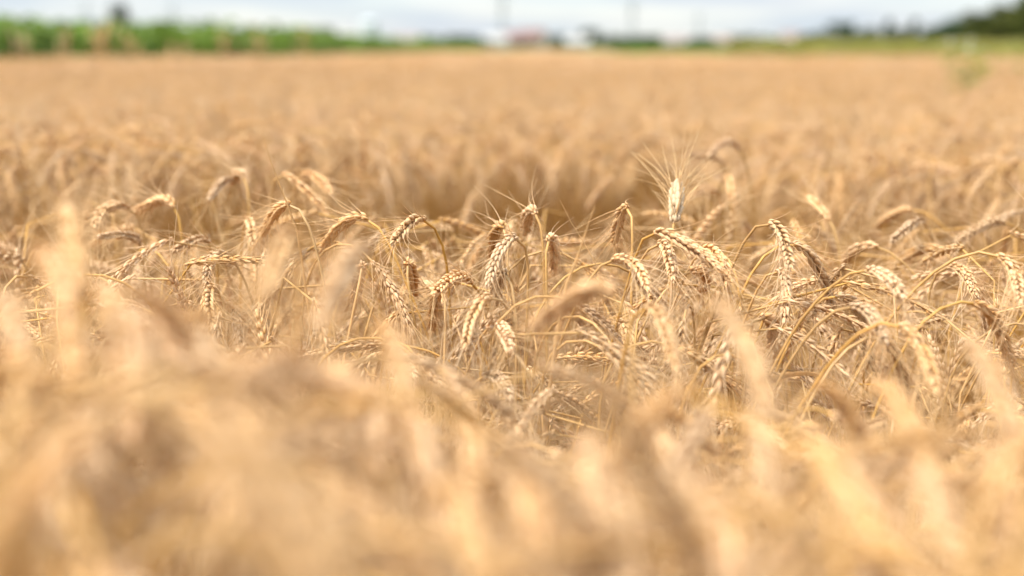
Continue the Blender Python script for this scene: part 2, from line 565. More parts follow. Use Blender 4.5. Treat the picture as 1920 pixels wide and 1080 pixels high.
# ------------------------------------------------------------------ wheat stalks one can point to
# (label, metres ahead, ear base..tip in photo pixels, stem from the neck down, options)
HEROES = [
 # --- left, slightly behind the sharp zone
 ('arched wheat ear, crown of the leftmost soft clump, stem dropping at its right end', 1.52, [(331,382),(318,374),(285,380),(255,398)], [(337,400),(340,440)], {}),
 ('wheat ear bowed into a low loop at the left end of the leftmost clump', 1.56, [(240,386),(215,383),(190,395),(178,425)], [(262,396),(270,450)], {}),
 ('wheat ear lying flat to the left, lowest of the leftmost soft clump', 1.5, [(272,453),(235,440),(187,444)], [(265,458),(268,492)], {}),
 ('small wheat ear slanting down left beside the leftmost clump', 1.47, [(397,447),(365,450),(325,470)], [(404,456),(408,520)], {}),
 ('soft wheat ear hanging straight down below the pair of round heads', 1.5, [(463,400),(470,428),(474,458)], [(460,396),(456,420),(452,520)], {'dep': -1}),
 ('round-headed wheat ear seen end-on atop a straight upright stalk', 1.66, [(458,325),(448,322),(436,345)], [(464,335),(467,390),(468,440)], {'dep': 1}),
 ('soft wheat ear drooping left next to the round end-on head', 1.7, [(440,330),(418,340),(393,372)], [(452,336),(458,400)], {}),
 ('long wheat ear sloping down to the right behind the tall bare blade', 1.62, [(527,315),(562,347),(592,372),(613,402)], [(520,312),(512,330),(510,420)], {}),
 ('wheat ear tipped right, highest at the back of the left clump', 1.76, [(567,322),(595,332),(620,362)], [(560,322),(552,340),(548,440)], {}),
 ('wheat ear with sharp kernels hanging left under a hooked bright stem', 1.33, [(535,374),(522,392),(506,415),(490,440)], [(545,370),(560,380),(583,430),(603,512)], {}),
 ('tangled pale wheat ear on a bent stem at the left edge of the sharp zone', 1.36, [(428,475),(405,470),(390,500),(386,535)], [(436,478),(455,515),(477,575)], {}),
 ('wheat ear hanging beside a straight bright stalk, lowest on the left', 1.3, [(412,534),(395,533),(388,560),(398,610)], [(417,537),(419,620),(420,700)], {}),
 ('wheat ear reaching left from a slim arched stem, kernels in a ridge', 1.3, [(688,400),(660,405),(630,430),(603,468)], [(697,403),(720,437),(747,495)], {}),
 ('wheat ear with raised kernels drooping left from a doubled hooked stem', 1.29, [(795,404),(775,410),(757,428),(737,455)], [(803,402),(823,437),(837,480),(842,550)], {}),
 # --- centre
 ('dense brown wheat ear at the left of the three upright heads in the centre', 1.32, [(947,411),(935,420),(926,450),(921,482)], [(951,418),(952,450),(952,520)], {'dep': 1}),
 ('dense brown wheat ear topped by a curly awn, middle of the three central heads', 1.34, [(1005,386),(994,390),(987,412),(985,438)], [(1010,394),(1017,435),(1020,520)], {'dep': 1}),
 ('long bristly wheat ear bending left in the middle, dark knob at its neck', 1.23, [(971,434),(948,446),(930,485),(915,530)], [(979,430),(987,450),(990,560),(986,640)], {}),
 ('wheat ear hanging behind its own straight stalk in the centre', 1.27, [(1026,434),(1036,440),(1040,470),(1037,512)], [(1022,433),(1024,480),(1025,560)], {'dep': 1}),
 ('brown wheat ear hung from the top of a tall ruler-straight stalk', 1.3, [(1176,375),(1166,390),(1160,420),(1152,455)], [(1181,370),(1186,382),(1186,430),(1185,490)], {'dep': 1}),
 ('pale upright wheat ear with awns fanned up like a brush', 1.35, [(1264,412),(1268,380),(1270,343)], [(1261,430),(1258,480)], {'up': 1, 'pale': 1}),
 ('wheat ear stretched right below the upright brush-like ear', 1.22, [(1228,424),(1255,440),(1300,465),(1345,500)], [(1220,417),(1204,440),(1190,485)], {}),
 ('short brown wheat ear hanging straight below the brush-like ear', 1.27, [(1238,444),(1250,465),(1258,490),(1262,522)], [(1229,450),(1210,470),(1197,490)], {}),
 ('light wheat ear arching right over blurred brown heads in the centre', 1.2, [(1150,481),(1178,483),(1200,505),(1215,540)], [(1140,480),(1120,497),(1100,530)], {}),
 ('small wheat ear tucked beside a short vertical stalk left of centre', 1.22, [(830,530),(820,545),(813,575),(811,615)], [(834,528),(836,560),(834,640)], {'dep': 1}),
 ('grey-brown wheat ear behind a slanted bright stalk, left of its twin', 1.28, [(684,482),(676,500),(670,530),(667,570)], [(684,480),(676,520),(662,585)], {'dep': 1}),
 ('grey-brown wheat ear behind a near-upright stalk, right of its twin', 1.28, [(762,480),(768,495),(772,520),(776,555)], [(759,478),(763,520),(772,570)], {'dep': 1}),
 ('small wheat ear half hidden between the two grey-brown twins', 1.32, [(722,503),(722,515),(716,535),(712,560)], [(724,498),(712,530),(700,570)], {'dep': 1}),
 ('stubby wheat ear on a bent stalk just under the long bristly ear', 1.2, [(948,502),(938,510),(932,535),(930,570)], [(953,497),(960,530),(968,590),(968,660)], {'dep': 1}),
 ('light wheat ear pointing left below the doubled hooked stem', 1.27, [(882,522),(860,516),(840,525),(815,550)], [(890,530),(905,555)], {}),
 ('knobbly wheat ear twisting down left from a hooped stem', 1.16, [(918,546),(900,562),(884,600),(872,648)], [(928,543),(945,555),(968,610),(975,700)], {}),
 # --- right, sharp pair and companions
 ('braided golden wheat ear under a tall hooked stem, left of the sharp pair', 1.24, [(1447,412),(1462,430),(1472,460),(1482,500)], [(1441,404),(1423,407),(1397,447),(1363,525)], {'side': 1}),
 ('braided golden wheat ear, longest and rightmost of the sharp pair', 1.24, [(1491,450),(1518,470),(1540,515),(1562,580)], [(1482,447),(1455,455),(1423,485),(1380,575)], {'side': 1}),
 ('slim wheat ear hanging straight between the sharp pair', 1.27, [(1466,492),(1472,520),(1474,560),(1471,600)], [(1458,492),(1441,505),(1420,540),(1400,590)], {}),
 ('wheat ear with spread awns turned away above the sharp pair', 1.6, [(1556,410),(1545,398),(1532,385),(1518,370)], [(1562,418),(1570,440),(1576,500)], {'dep': 1}),
 ('soft wheat ear on a long falling stem at the back right', 1.75, [(1707,388),(1690,394),(1668,405),(1645,422)], [(1725,390),(1745,402),(1790,447),(1830,490)], {}),
 ('thin soft wheat ear slanting left below another at the back right', 1.58, [(1735,410),(1718,413),(1697,430),(1672,452)], [(1742,414),(1748,440),(1752,500)], {}),
 ('thick soft wheat ear lying level near the right edge', 1.6, [(1884,414),(1860,414),(1830,430),(1793,452)], [(1898,420),(1925,436),(1950,470)], {}),
 ('pale-backed wheat ear humped left on an arched golden stem', 1.47, [(1642,459),(1620,458),(1598,470),(1580,495)], [(1656,462),(1690,487),(1722,520),(1745,560)], {}),
 ('wheat ear lying low and level between two arched stems on the right', 1.53, [(1770,470),(1745,462),(1715,472),(1687,488)], [(1780,476),(1800,498),(1815,540)], {}),
 ('wheat ear at the end of a long bow-shaped stem rising from lower left', 1.14, [(1628,500),(1650,507),(1672,528),(1692,555)], [(1613,497),(1585,512),(1550,545),(1507,590),(1470,650)], {}),
 ('wheat ear hanging past the right edge from the longest bow-shaped stem', 1.17, [(1880,474),(1895,490),(1906,520),(1914,566)], [(1867,467),(1813,470),(1745,513),(1690,570),(1640,640)], {}),
 ('wheat ear peeping out under the longest bow-shaped stem', 1.36, [(1778,494),(1798,500),(1815,520),(1830,552)], [(1766,492),(1750,510),(1742,545),(1738,600)], {}),
 ('wheat ear curling down along the right edge', 1.13, [(1832,564),(1856,580),(1876,625),(1897,690)], [(1815,558),(1780,565),(1740,590),(1700,640)], {}),
 ('slightly soft wheat ear, left of the one along the right edge', 1.03, [(1690,600),(1712,622),(1735,668),(1755,730)], [(1676,592),(1640,600),(1590,640),(1540,700)], {}),
 ('knobbly wheat ear hanging under crossed stems on the right', 1.1, [(1655,625),(1675,650),(1690,700),(1702,765)], [(1643,620),(1615,630),(1570,670),(1530,730)], {}),
 ('small wheat ear ending a low arched stem below the sharp pair', 1.22, [(1570,550),(1592,562),(1610,580),(1628,612)], [(1558,550),(1530,560),(1505,590),(1480,640)], {}),
 ('short dark-necked wheat ear below the slim hanging ear', 1.2, [(1433,590),(1445,598),(1450,620),(1447,650)], [(1424,588),(1408,596),(1390,625)], {'dep': 1}),
 ('bent wheat ear crossing a golden stem right of the sharp pair', 1.1, [(1603,566),(1625,575),(1642,600),(1660,640)], [(1590,566),(1560,580),(1520,620),(1480,680)], {}),
 ('small sharp wheat ear hanging in the gap at lower right', 1.2, [(1818,757),(1812,780),(1802,815),(1790,850)], [(1822,752),(1830,780),(1836,840)], {}),
 ('spiky wheat ear lying on its side in the gap at lower right', 1.18, [(1866,834),(1848,836),(1828,850),(1808,872)], [(1876,838),(1890,860),(1895,920)], {}),
 ('stubby wheat ear facing the camera in the gap at lower right', 1.15, [(1748,820),(1760,830),(1774,850),(1784,876)], [(1740,818),(1728,840),(1722,900)], {'dep': -1}),
 ('wheat ear hanging right from a hooked stem low in the centre', 1.17, [(917,606),(932,606),(946,622),(958,655)], [(908,612),(896,640),(878,690)], {}),
 ('low wheat ear with plump kernels pointing right under the hooked one', 1.13, [(912,698),(930,703),(945,718),(958,745)], [(900,697),(886,715),(870,780)], {}),
 ('twisted wheat ear hanging below the blurred brown head', 1.26, [(1158,590),(1172,600),(1180,645),(1184,695)], [(1150,590),(1140,610),(1132,680)], {}),
 ('soft wheat ear hanging in front of the twisted one', .97, [(1218,560),(1240,590),(1255,635),(1268,690)], [(1208,556),(1190,570),(1176,640)], {}),
 ('wheat ear bent double just beyond the blurred brown head', 1.24, [(1320,458),(1336,462),(1352,490),(1362,530)], [(1312,462),(1292,500),(1275,540)], {}),
 ('curled wheat ear under the stretched-out one', 1.22, [(1300,503),(1312,500),(1322,520),(1318,548)], [(1290,510),(1262,525),(1232,560)], {'dep': 1}),
 # --- beyond the sharp zone, soft
 ('tallest soft wheat ear, hooked left on a long stem behind the brush-like ear', 1.95, [(1388,278),(1370,264),(1348,270),(1330,290)], [(1398,300),(1408,350),(1416,420)], {}),
 ('soft wheat ear pointing left under the tallest hooked one', 1.95, [(1352,300),(1330,292),(1290,290)], [(1362,312),(1366,380)], {}),
 ('soft pale wheat ear hanging by the brush-like ear', 1.85, [(1360,325),(1368,345),(1372,372)], [(1352,328),(1345,360)], {}),
 ('soft level wheat ear left of the pale hanging one', 1.8, [(1345,355),(1320,355),(1290,372)], [(1352,365),(1356,420)], {}),
 ('blurred pale wheat ear leaning right behind the central heads', 2.3, [(866,436),(876,405),(886,368)], [(864,470)], {'up': 1}),
 ('blurred pale wheat ear leaning right behind the ruler-straight stalk', 2.4, [(1100,395),(1120,362),(1145,335)], [(1095,430)], {'up': 1}),
 # --- in front of the sharp zone, blurred
 ('blurred pale wheat ear standing tallest at the left edge', 0.70, [(152,560),(140,480),(128,400)], [(158,640),(166,800)], {'up': 1}),
 ('blurred pale wheat ear with a broad flat head at the left edge', 0.65, [(60,470),(90,462),(115,520),(128,600)], [(44,490),(30,600)], {}),
 ('translucent pale wheat ear smear in front of the left clump', .80, [(550,410),(535,440),(515,490),(500,545)], [(556,408),(560,460),(556,600)], {}),
 ('blurred slanting wheat ear between the left clump and the grey-brown twins', .72, [(690,436),(662,470),(635,530),(600,600)], [(700,434),(712,480),(716,640)], {'dep': -1}),
 ('big blurred wheat ear slanting right in front of the braided pair', 0.70, [(1335,545),(1375,600),(1410,670),(1440,770)], [(1325,536),(1312,560),(1306,760)], {'dep': -1}),
 ('blurred wheat ear curving down along the lower right edge', 0.65, [(1805,610),(1850,680),(1885,760),(1915,860)], [(1792,600),(1775,640),(1766,800)], {'dep': -1}),
 ('blurred brown wheat head lying level in the centre', .76, [(1160,535),(1115,535),(1060,570),(1000,615)], [(1176,542),(1186,600),(1188,760)], {'dep': 1}),
 ('dark blurred wheat head bowed toward the lens at lower left', 0.58, [(610,720),(560,690),(500,690),(455,730)], [(640,760),(655,900)], {}),
 ('blurred pale wheat ear standing straight left of the sharp centre', 0.67, [(700,575),(735,620),(755,700),(770,800)], [(690,575),(672,640),(668,800)], {'dep': -1}),
 ('blurred pale wheat ear bowed right below the sharp centre', 0.72, [(1180,750),(1215,780),(1250,850),(1285,930)], [(1165,752),(1145,800),(1140,960)], {'dep': -1}),
 ('blurred wheat ear slanting across the right, nearer than the knobbly one', .70, [(1530,700),(1570,740),(1615,820),(1650,910)], [(1515,695),(1490,730),(1480,900)], {}),
 ('broad blurred pale wheat ear slanting across the lower left', 0.55, [(330,735),(385,790),(430,890),(480,1010)], [(316,732),(290,780),(270,960)], {'dep': -1}),
 ('broad blurred pale wheat ear at the bottom right of centre', 0.52, [(1240,860),(1295,920),(1345,1010),(1390,1110)], [(1225,858),(1190,920),(1180,1080)], {'dep': -1}),
 ('blurred pale wheat ear slanting right, middle of the three slanting ones at lower right', 0.67, [(1640,690),(1675,740),(1715,820),(1762,920)], [(1626,686),(1600,740),(1590,900)], {'dep': -1}),
 ('broad blurred pale wheat ear slanting right at the bottom, under the knobbly one', 0.55, [(1500,800),(1550,850),(1600,930),(1660,1030)], [(1484,796),(1450,860),(1440,1040)], {'dep': -1}),
 ('broad pale vertical smear of a wheat ear left of the bottom centre', 0.55, [(760,730),(785,790),(805,880),(830,1000)], [(746,728),(720,790),(710,1000)], {'dep': -1}),
 ('broad pale upright smear of a wheat ear at the bottom centre', 0.53, [(965,800),(985,850),(1000,930),(1015,1040)], [(952,800),(930,860),(924,1060)], {'dep': -1}),
 ('pale blurred wheat ear above the dark bowed head at lower left', 0.65, [(290,560),(315,610),(330,690),(340,790)], [(278,558),(258,620),(250,820)], {'dep': -1}),
 ('pale blurred wheat ear hanging at the left edge under the broad flat head', 0.58, [(60,700),(85,760),(95,850),(100,960)], [(46,700),(20,770),(10,960)], {'dep': -1}),
 ('pale blurred wheat ear right of the dark bowed head', 0.60, [(620,650),(655,700),(672,790),(680,900)], [(606,650),(590,720),(585,900)], {'dep': -1}),
 ('pale blurred wheat ear just right of the tallest at the left edge, hanging down', 0.67, [(190,500),(212,560),(222,640),(226,730)], [(178,498),(162,560),(158,760)], {'dep': -1}),
 ('pale blurred wheat ear under the tallest one at the left edge', 0.65, [(118,560),(138,620),(146,700),(150,790)], [(105,558),(92,620),(90,820)], {'dep': -1}),
 ('pale blurred wheat ear cut by the left edge', 0.66, [(2,520),(22,570),(32,650),(36,740)], [(-12,518),(-26,570),(-30,760)], {'dep': -1}),
 ('pale blurred wheat ear in front of the lowest left sharp ear', 0.72, [(360,600),(385,640),(400,710),(410,790)], [(346,598),(330,650),(326,820)], {'dep': -1}),
 ('pale blurred wheat ear slanting right, lowest of the three at lower right', 0.63, [(1560,840),(1600,890),(1645,970),(1690,1060)], [(1545,838),(1520,900),(1510,1060)], {'dep': -1}),
 ('dim blurred wheat head hooked over the sharp gap at lower right', 0.72, [(1740,890),(1790,890),(1840,930),(1870,1000)], [(1725,900),(1700,960),(1696,1060)], {}),
]


CROWD = [(250,560,.62),(205,640,.60),(450,650,.62),(530,760,.55),(585,840,.52),(870,770,.60),(925,850,.54),(1085,800,.58),(1130,890,.52),
         (400,800,.54),(160,720,.58),(90,800,.52),(20,640,.60),(690,700,.60),(820,880,.50),(1400,760,.60),(1330,900,.5),(1700,850,.55),(1850,820,.58)]
for k, (x, y, d) in enumerate(CROWD):
    ln = 125 / d / 1.6 * 1.35
    dx = (.30 if x > 600 else .16) * ln * (1 + .5 * math.sin(k * 2.3))
    HEROES.append(('one of the pale steep smears of wheat ears crowding the blurred foreground',
                   d, [(x, y), (x + dx * .5, y + ln * .25), (x + dx * .8, y + ln * .6), (x + dx, y + ln)],
                   [(x - 14, y - 2), (x - 34, y + 50), (x - 40, y + 260)], {'dep': -1, 'crowd': 1}))


def hero(spec, i):
    label, d, ear, stem, opt = spec
    rng = np.random.default_rng(500 + i)
    E = [at(x, y, d) for x, y in ear]
    Lp = sum(np.linalg.norm(E[k + 1] - E[k]) for k in range(len(E) - 1))
    up = opt.get('up')
    want = rng.uniform(.058, .066) if up else rng.uniform(.076, .092)
    dy = math.sqrt(max(0, want**2 - Lp**2))
    sgn = opt.get('dep', 1 if up else rng.choice([-1, 1], p=[.8, .2]))
    sgn = math.copysign(1, sgn)
    cum = np.r_[0, np.cumsum([np.linalg.norm(E[k + 1] - E[k]) for k in range(len(E) - 1)])] / Lp
    E = [at(x, y, d + sgn * dy * c) for (x, y), c in zip(ear, cum)]
    S = [at(x, y, d - sgn * .006 * min(k, 3)) for k, (x, y) in enumerate(stem)]
    low = S[-1]
    prev = S[-2] if len(S) > 1 else E[0]
    v = low - prev
    lean = np.clip(v[:2] / max(-v[2], .02), -.5, .5) if v[2] < 0 else np.zeros(2)
    z = low[2]
    mid = np.array([low[0] + lean[0] * .10, low[1] + lean[1] * .1, max(z - .13, z * .6)])
    root = np.array([mid[0] + lean[0] * .10 + rng.normal(0, .015), mid[1] + rng.normal(0, .02), 0.0])
    midd = mid * .45 + root * .55
    SP = np.array([root, midd, mid] + S[::-1])
    side = None
    if opt.get('side'):
        side = np.array([1., 0.1, .5])
    return root, plant_parts(SP, np.array(E), rng, True, .072 if opt.get('pale') else rng.uniform(.048, .066), .6 if opt.get('pale') else .75,
                             1.35 if opt.get('pale') else 1.1 if up else rng.uniform(.90, 1.08), leaves=2 if up else 1, nspk=20, side=side)


for i, spec in enumerate(HEROES):
    base, parts = hero(spec, i)
    name = 'wheat_plant'
    o = plant_objects(name, *parts, base, ear_mat=M_BLEACH if spec[4].get('pale') else None)
    tag(o, spec[0], 'wheat', 'pale steep ears in the blurred foreground' if spec[4].get('crowd') else GROUP_NEAR)

# the bare straw blade that stands highest on the left, and two bare stalks in the centre
def bare_blade(px, d, label, wd, i):
    rng = np.random.default_rng(900 + i)
    P = [at(x, y, d) for x, y in px]
    root = np.array([P[-1][0] + (P[-1][0] - P[-2][0]) * .3, d + .02, 0.])
    S = spline([root] + P[::-1], 40)
    q = np.linspace(0, 1, 40)
    g = Geo().add(*tube(S, np.interp(q, [0, .6, .9, 1], [.0016, wd, wd * .7, .0002]), 6, tone=.75))
    r = link('straw_stalk', None, loc=root)
    link('stem', g.mesh('stem', [M_LEAF], root), r)
    k = build_leaf(stem_point(S, .45), unit(np.array([.5, -.2, .5])), rng, .14, .004)
    link('leaf', k.mesh('leaf', [M_LEAF], root), r)
    tag(r, label, 'straw', 'bare straw stalks without an ear')


bare_blade([(494, 258), (505, 295), (522, 340), (542, 392), (560, 450)], 1.33, 'tall bare straw blade sticking up highest on the left', .0016, 0)
bare_blade([(1050, 375), (1062, 402), (1085, 440), (1110, 480), (1122, 510)], 1.27, 'thin bare straw stalk crossing right of the central heads', .0010, 1)
bare_blade([(352, 322), (375, 360), (398, 400), (412, 440)], 1.62, 'soft bare straw blade slanting over the left clump', .0016, 2)
bare_blade([(1115, 385), (1100, 430), (1080, 490), (1060, 540)], 1.12, 'blurred whitish straw blade leaning right in the centre', .0022, 3)
bare_blade([(1580, 335), (1610, 385), (1650, 440), (1690, 490)], 1.72, 'soft bare straw slanting down behind the pale-backed ear', .0014, 4)
bare_blade([(1560, 548), (1520, 580), (1480, 615), (1440, 660)], 1.19, 'dark bare straw crossing below the sharp pair', .0012, 5)
bare_blade([(836, 590), (829, 610), (830, 640), (826, 680)], 1.17, 'pale sheath-wrapped straw below the doubled hooked stem', .0034, 6)
bare_blade([(628, 480), (608, 520), (590, 560)], 1.28, 'short bare straw left of the grey-brown twins', .001, 7)

# ------------------------------------------------------------------ the other near stalks, each an object of its own
PROTO = []
for k in range(26):
    rng = np.random.default_rng(70 + k)
    nod = R(rng.choice([rng.uniform(115, 165), rng.uniform(75, 115), rng.uniform(135, 178), rng.uniform(15, 50)], p=[.44, .13, .36, .07]))
    st, er = random_path(rng, .86, nod, rng.uniform(.06, .20), rng.uniform(.060, .098))
    PROTO.append((plant_objects('wheat_plant', *plant_parts(st, er, rng, True, rng.uniform(.042, .06), .65, rng.uniform(.76, .98), leaves=rng.integers(1, 4), nspk=int(rng.integers(16, 24))), (0, 0, 0)), st, er, nod))


def ceiling(px):
    """how high in the photograph the blurred foreground reaches at column px"""
    return np.interp(px, [0, 60, 180, 330, 450, 560, 680, 780, 850, 900, 1050, 1150, 1230, 1300, 1420, 1500, 1600, 1700, 1780, 1920],
                     [450, 470, 530, 560, 640, 650, 600, 600, 690, 760, 760, 740, 760, 640, 640, 740, 780, 800, 960, 700])


def project(p):
    v = np.asarray(p) - np.array([0, 0, CAM_H])
    f = v[1] * _cp - v[2] * _sp
    return 960 + FPX * v[0] / f, 540 - FPX * (v[1] * _sp + v[2] * _cp) / f


N_TOTAL = 300
placed = 0
used = [False] * len(PROTO)
rng = np.random.default_rng(77)
pts = []
near_left = N_TOTAL - len(HEROES)
tries = 0
while placed < near_left and tries < 40000:
    tries += 1
    d = rng.uniform(.24, .42) if placed < 7 else math.sqrt(rng.uniform(.36**2, .95**2)) if placed < 135 else (rng.uniform(1.08, 1.5) if rng.random() < .62 else math.sqrt(rng.uniform(.9**2, 1.74**2)))
    x = rng.uniform(-1, 1) * (.375 * d + .05)
    if any((x - a)**2 + (d - b)**2 < .030**2 for a, b in pts):
        continue
    px = 960 + FPX * x / d
    # the blurred foreground stays below its outline, the sharp band below its crest
    k = int(rng.integers(len(PROTO)))
    if d < 1.0 and PROTO[k][3] < R(130) and rng.random() < .8:
        continue
    if d < .45 and R(40) < PROTO[k][3] < R(150):
        continue
    if d < .95 and px > 760 and rng.random() < .4:
        continue
    rz = rng.normal(0, .9) + (0 if px > 1000 or rng.random() < .45 else math.pi)
    c0 = (ceiling(px) - 84) / FPX
    if d < 1.0:
        rz = rng.normal(-.65, .5) if px > 700 or rng.random() < .5 else rng.normal(-2.2, .5)
    sc_ = rng.uniform(.78, 1.06) if d > 1.0 else (1 - d * rng.uniform(c0, max(c0 + .03, .36))) / .86
    tilt = rng.normal(0, .03, 2)
    q = np.vstack([PROTO[k][1][-8:], PROTO[k][2]]) * sc_
    q = q @ np.array([(math.cos(rz), math.sin(rz), 0), (-math.sin(rz), math.cos(rz), 0), (0, 0, 1)]) + (x, d, 0)
    if q[:, 1].min() < .17:
        continue
    ok = True
    worst = 1e9
    for pt in q:
        ux, uy = project(pt)
        dd = pt[1]
        crest = np.interp(ux, [0, 200, 420, 600, 900, 1200, 1400, 1700, 1920], [440, 410, 410, 420, 440, 450, 450, 440, 430])
        lim = ceiling(ux) + 45 * max(0, .75 - dd) / .35
        if dd > 1.0:
            lim = np.interp(dd, [1.0, 1.15, 1.3], [lim, crest + 90, crest + 10])
        worst = min(worst, uy - lim)
    if worst < 0 or (d > 1.0 and worst > 160 and rng.random() < .85):
        continue
    s = sc_
    src = PROTO[k][0]
    o = src if not used[k] else copy_plant(src)
    used[k] = True
    o.location = (x, d, 0)
    o.rotation_euler = (0, 0, rz)
    o.scale = (s, s, s)
    pts.append((x, d))
    placed += 1
    band = 0 if d < .62 else 1 if d < 1.0 else 2 if d < 1.4 else 3
    col = 'left' if px < 700 else 'centre' if px < 1220 else 'right'
    lab = ['unnamed ear among the most blurred wheat by the lens, {} third',
           'unnamed softly blurred wheat ear just before the sharp zone, {} third',
           'one of the tangled sharp wheat ears within the focus band, {} third',
           'soft wheat ear of the last row before the gap, {} third'][band].format(col)
    lab = lab.replace('unnamed ', '')
    tag(o, lab, 'wheat', ['most blurred near wheat', 'softly blurred near wheat', 'sharp tangled wheat', 'last row before the gap'][band] + ', ' + col)

for k, u in enumerate(used):            # a kind that found no place
    if not u:
        for o in [c for ch in PROTO[k][0].children for c in ch.children] + list(PROTO[k][0].children) + [PROTO[k][0]]:
            bpy.data.objects.remove(o)

# ------------------------------------------------------------------ instanced field (uncountable)
LIB = {}


def field(name, protos, P, ROT, SCL, label, cat):
    """one object that scatters prototype meshes on points (rotation, scale and choice stored per point)"""
    coll = bpy.data.collections.new(name + '_parts')
    for i, me in enumerate(protos):
        coll.objects.link(bpy.data.objects.new('%s_part_%02d' % (name, i), me))
    n = len(P)
    me = bpy.data.meshes.new(name)
    me.vertices.add(n)
    me.vertices.foreach_set('co', np.asarray(P, np.float32).ravel())
    a = me.attributes.new('rot', 'FLOAT_VECTOR', 'POINT')
    a.data.foreach_set('vector', np.asarray(ROT, np.float32).ravel())
    a = me.attributes.new('scl', 'FLOAT', 'POINT')
    a.data.foreach_set('value', np.asarray(SCL, np.float32))
    a = me.attributes.new('pick', 'INT', 'POINT')
    a.data.foreach_set('value', RNG.integers(0, len(protos), n).astype(np.int32))
    o = link(name, me)
    g = bpy.data.node_groups.new(name, 'GeometryNodeTree')
    g.interface.new_socket('Geometry', in_out='INPUT', socket_type='NodeSocketGeometry')
    g.interface.new_socket('Geometry', in_out='OUTPUT', socket_type='NodeSocketGeometry')
    N = g.nodes.new
    gi, go = N('NodeGroupInput'), N('NodeGroupOutput')
    mp_ = N('GeometryNodeMeshToPoints')
    ci = N('GeometryNodeCollectionInfo')
    ci.inputs['Collection'].default_value = coll
    ci.inputs['Separate Children'].default_value = True
    ci.inputs['Reset Children'].default_value = True
    ip = N('GeometryNodeInstanceOnPoints')
    ip.inputs['Pick Instance'].default_value = True

    def attr(nm, ty):
        x = N('GeometryNodeInputNamedAttribute')
        x.data_type = ty
        x.inputs['Name'].default_value = nm
        return next(s for s in x.outputs if s.name == 'Attribute' and s.enabled)
    k = g.links.new
    k(gi.outputs[0], mp_.inputs['Mesh'])
    k(mp_.outputs[0], ip.inputs['Points'])
    k(ci.outputs[0], ip.inputs['Instance'])
    k(attr('pick', 'INT'), ip.inputs['Instance Index'])
    e2r = N('FunctionNodeEulerToRotation')
    k(attr('rot', 'FLOAT_VECTOR'), e2r.inputs[0])
    k(e2r.outputs[0], ip.inputs['Rotation'])
    k(attr('scl', 'FLOAT'), ip.inputs['Scale'])
    k(ip.outputs[0], go.inputs[0])
    md = o.modifiers.new('scatter', 'NODES')
    md.node_group = g
    tag(o, label, cat, kind='stuff')
    return o


def combined(stem, ear, awns, leaves, name):
    g = Geo().merge(stem, 0).merge(ear, 1).merge(awns, 2)
    for lf in leaves:
        g.merge(lf, 3)
    return g.mesh(name, WHEAT)


def lowpoly(k, H=.86):
    rng = np.random.default_rng(2000 + k)
    nod = R(rng.choice([rng.uniform(115, 170), rng.uniform(75, 115), rng.uniform(15, 50)], p=[.75, .17, .08]))
    st, er = random_path(rng, H, nod, rng.uniform(.06, .20), rng.uniform(.060, .098))
    return plant_parts(st, er, rng, False, .05, .6, .92, leaves=1, nspk=14)


MID = [combined(*lowpoly(k), 'field_wheat') for k in range(14)]


def rot_for(n, tilt=.05):
    return np.stack([RNG.normal(0, tilt, n), RNG.normal(0, tilt, n), RNG.uniform(0, 6.283, n)], 1)


def lownoise(x, y, sc, seed):
    r = np.random.default_rng(seed)
    v = 0
    for i in range(5):
        a, b, c = r.normal(0, 1, 2), r.uniform(0, 6.28), r.uniform(.6, 1.8)
        v = v + np.sin((a[0] * x + a[1] * y) * c / sc + b)
    return v / 2.2


def gap_far(x, y):
    """far side of the tramline gap: metres ahead as a function of the direction"""
    t = x / y
    return np.interp(t, [-.45, -.3, -.15, -.05, .12, .2, .28, .36, .5], [2.3, 2.3, 2.4, 3.15, 3.2, 2.7, 2.45, 2.1, 2.0])


def corn_edge(y):
    return np.interp(y, [0, 19, 20, 26, 36, 54, 80], [-9.5, -7.7, -7.2, -3.8, -2.7, -1.9, -1.4])


def wheat_far(x):
    return np.interp(x, [-8, -2.5, 1.3, 2.3, 4.2, 6, 16, 30], [26, 42, 46, 29, 26, 26, 25, 28])


def scatter(d0, d1, dens, margin):
    """random spots in the wedge the camera could see from here or from a step aside"""
    area = .5 * (d1**2 - d0**2) * .80 + 2 * margin * (d1 - d0)
    n = int(area * dens * 1.15)
    y = np.sqrt(RNG.uniform(d0**2, d1**2, n))
    x = RNG.uniform(-1, 1, n) * (.40 * y + margin)
    ok = (x > corn_edge(y)) & (y < wheat_far(x)) & (y > gap_far(x, y))
    return x[ok], y[ok]


def height(x, y):
    return np.interp(y, [2.3, 3.2, 5, 9], [.97, .935, .91, .89]) + .018 * lownoise(x, y, 1.2, 4) + .012 * lownoise(x, y, .35, 5)


X, Y = [], []
for d0, d1, dens, mar in ((1.95, 6, 820, .9), (6, 15, 420, 1.0)):
    x, y = scatter(d0, d1, dens, mar)
    X.append(x)
    Y.append(y)
X, Y = np.concatenate(X), np.concatenate(Y)
S = height(X, Y) * RNG.normal(.985, .020, len(X))
# the far edge of the gap stands a little higher
field('wheat_field', MID, np.stack([X, Y, np.zeros_like(X)], 1), rot_for(len(X)), S,
      'soft golden wheat field stretching back beyond the tramline gap', 'wheat field')

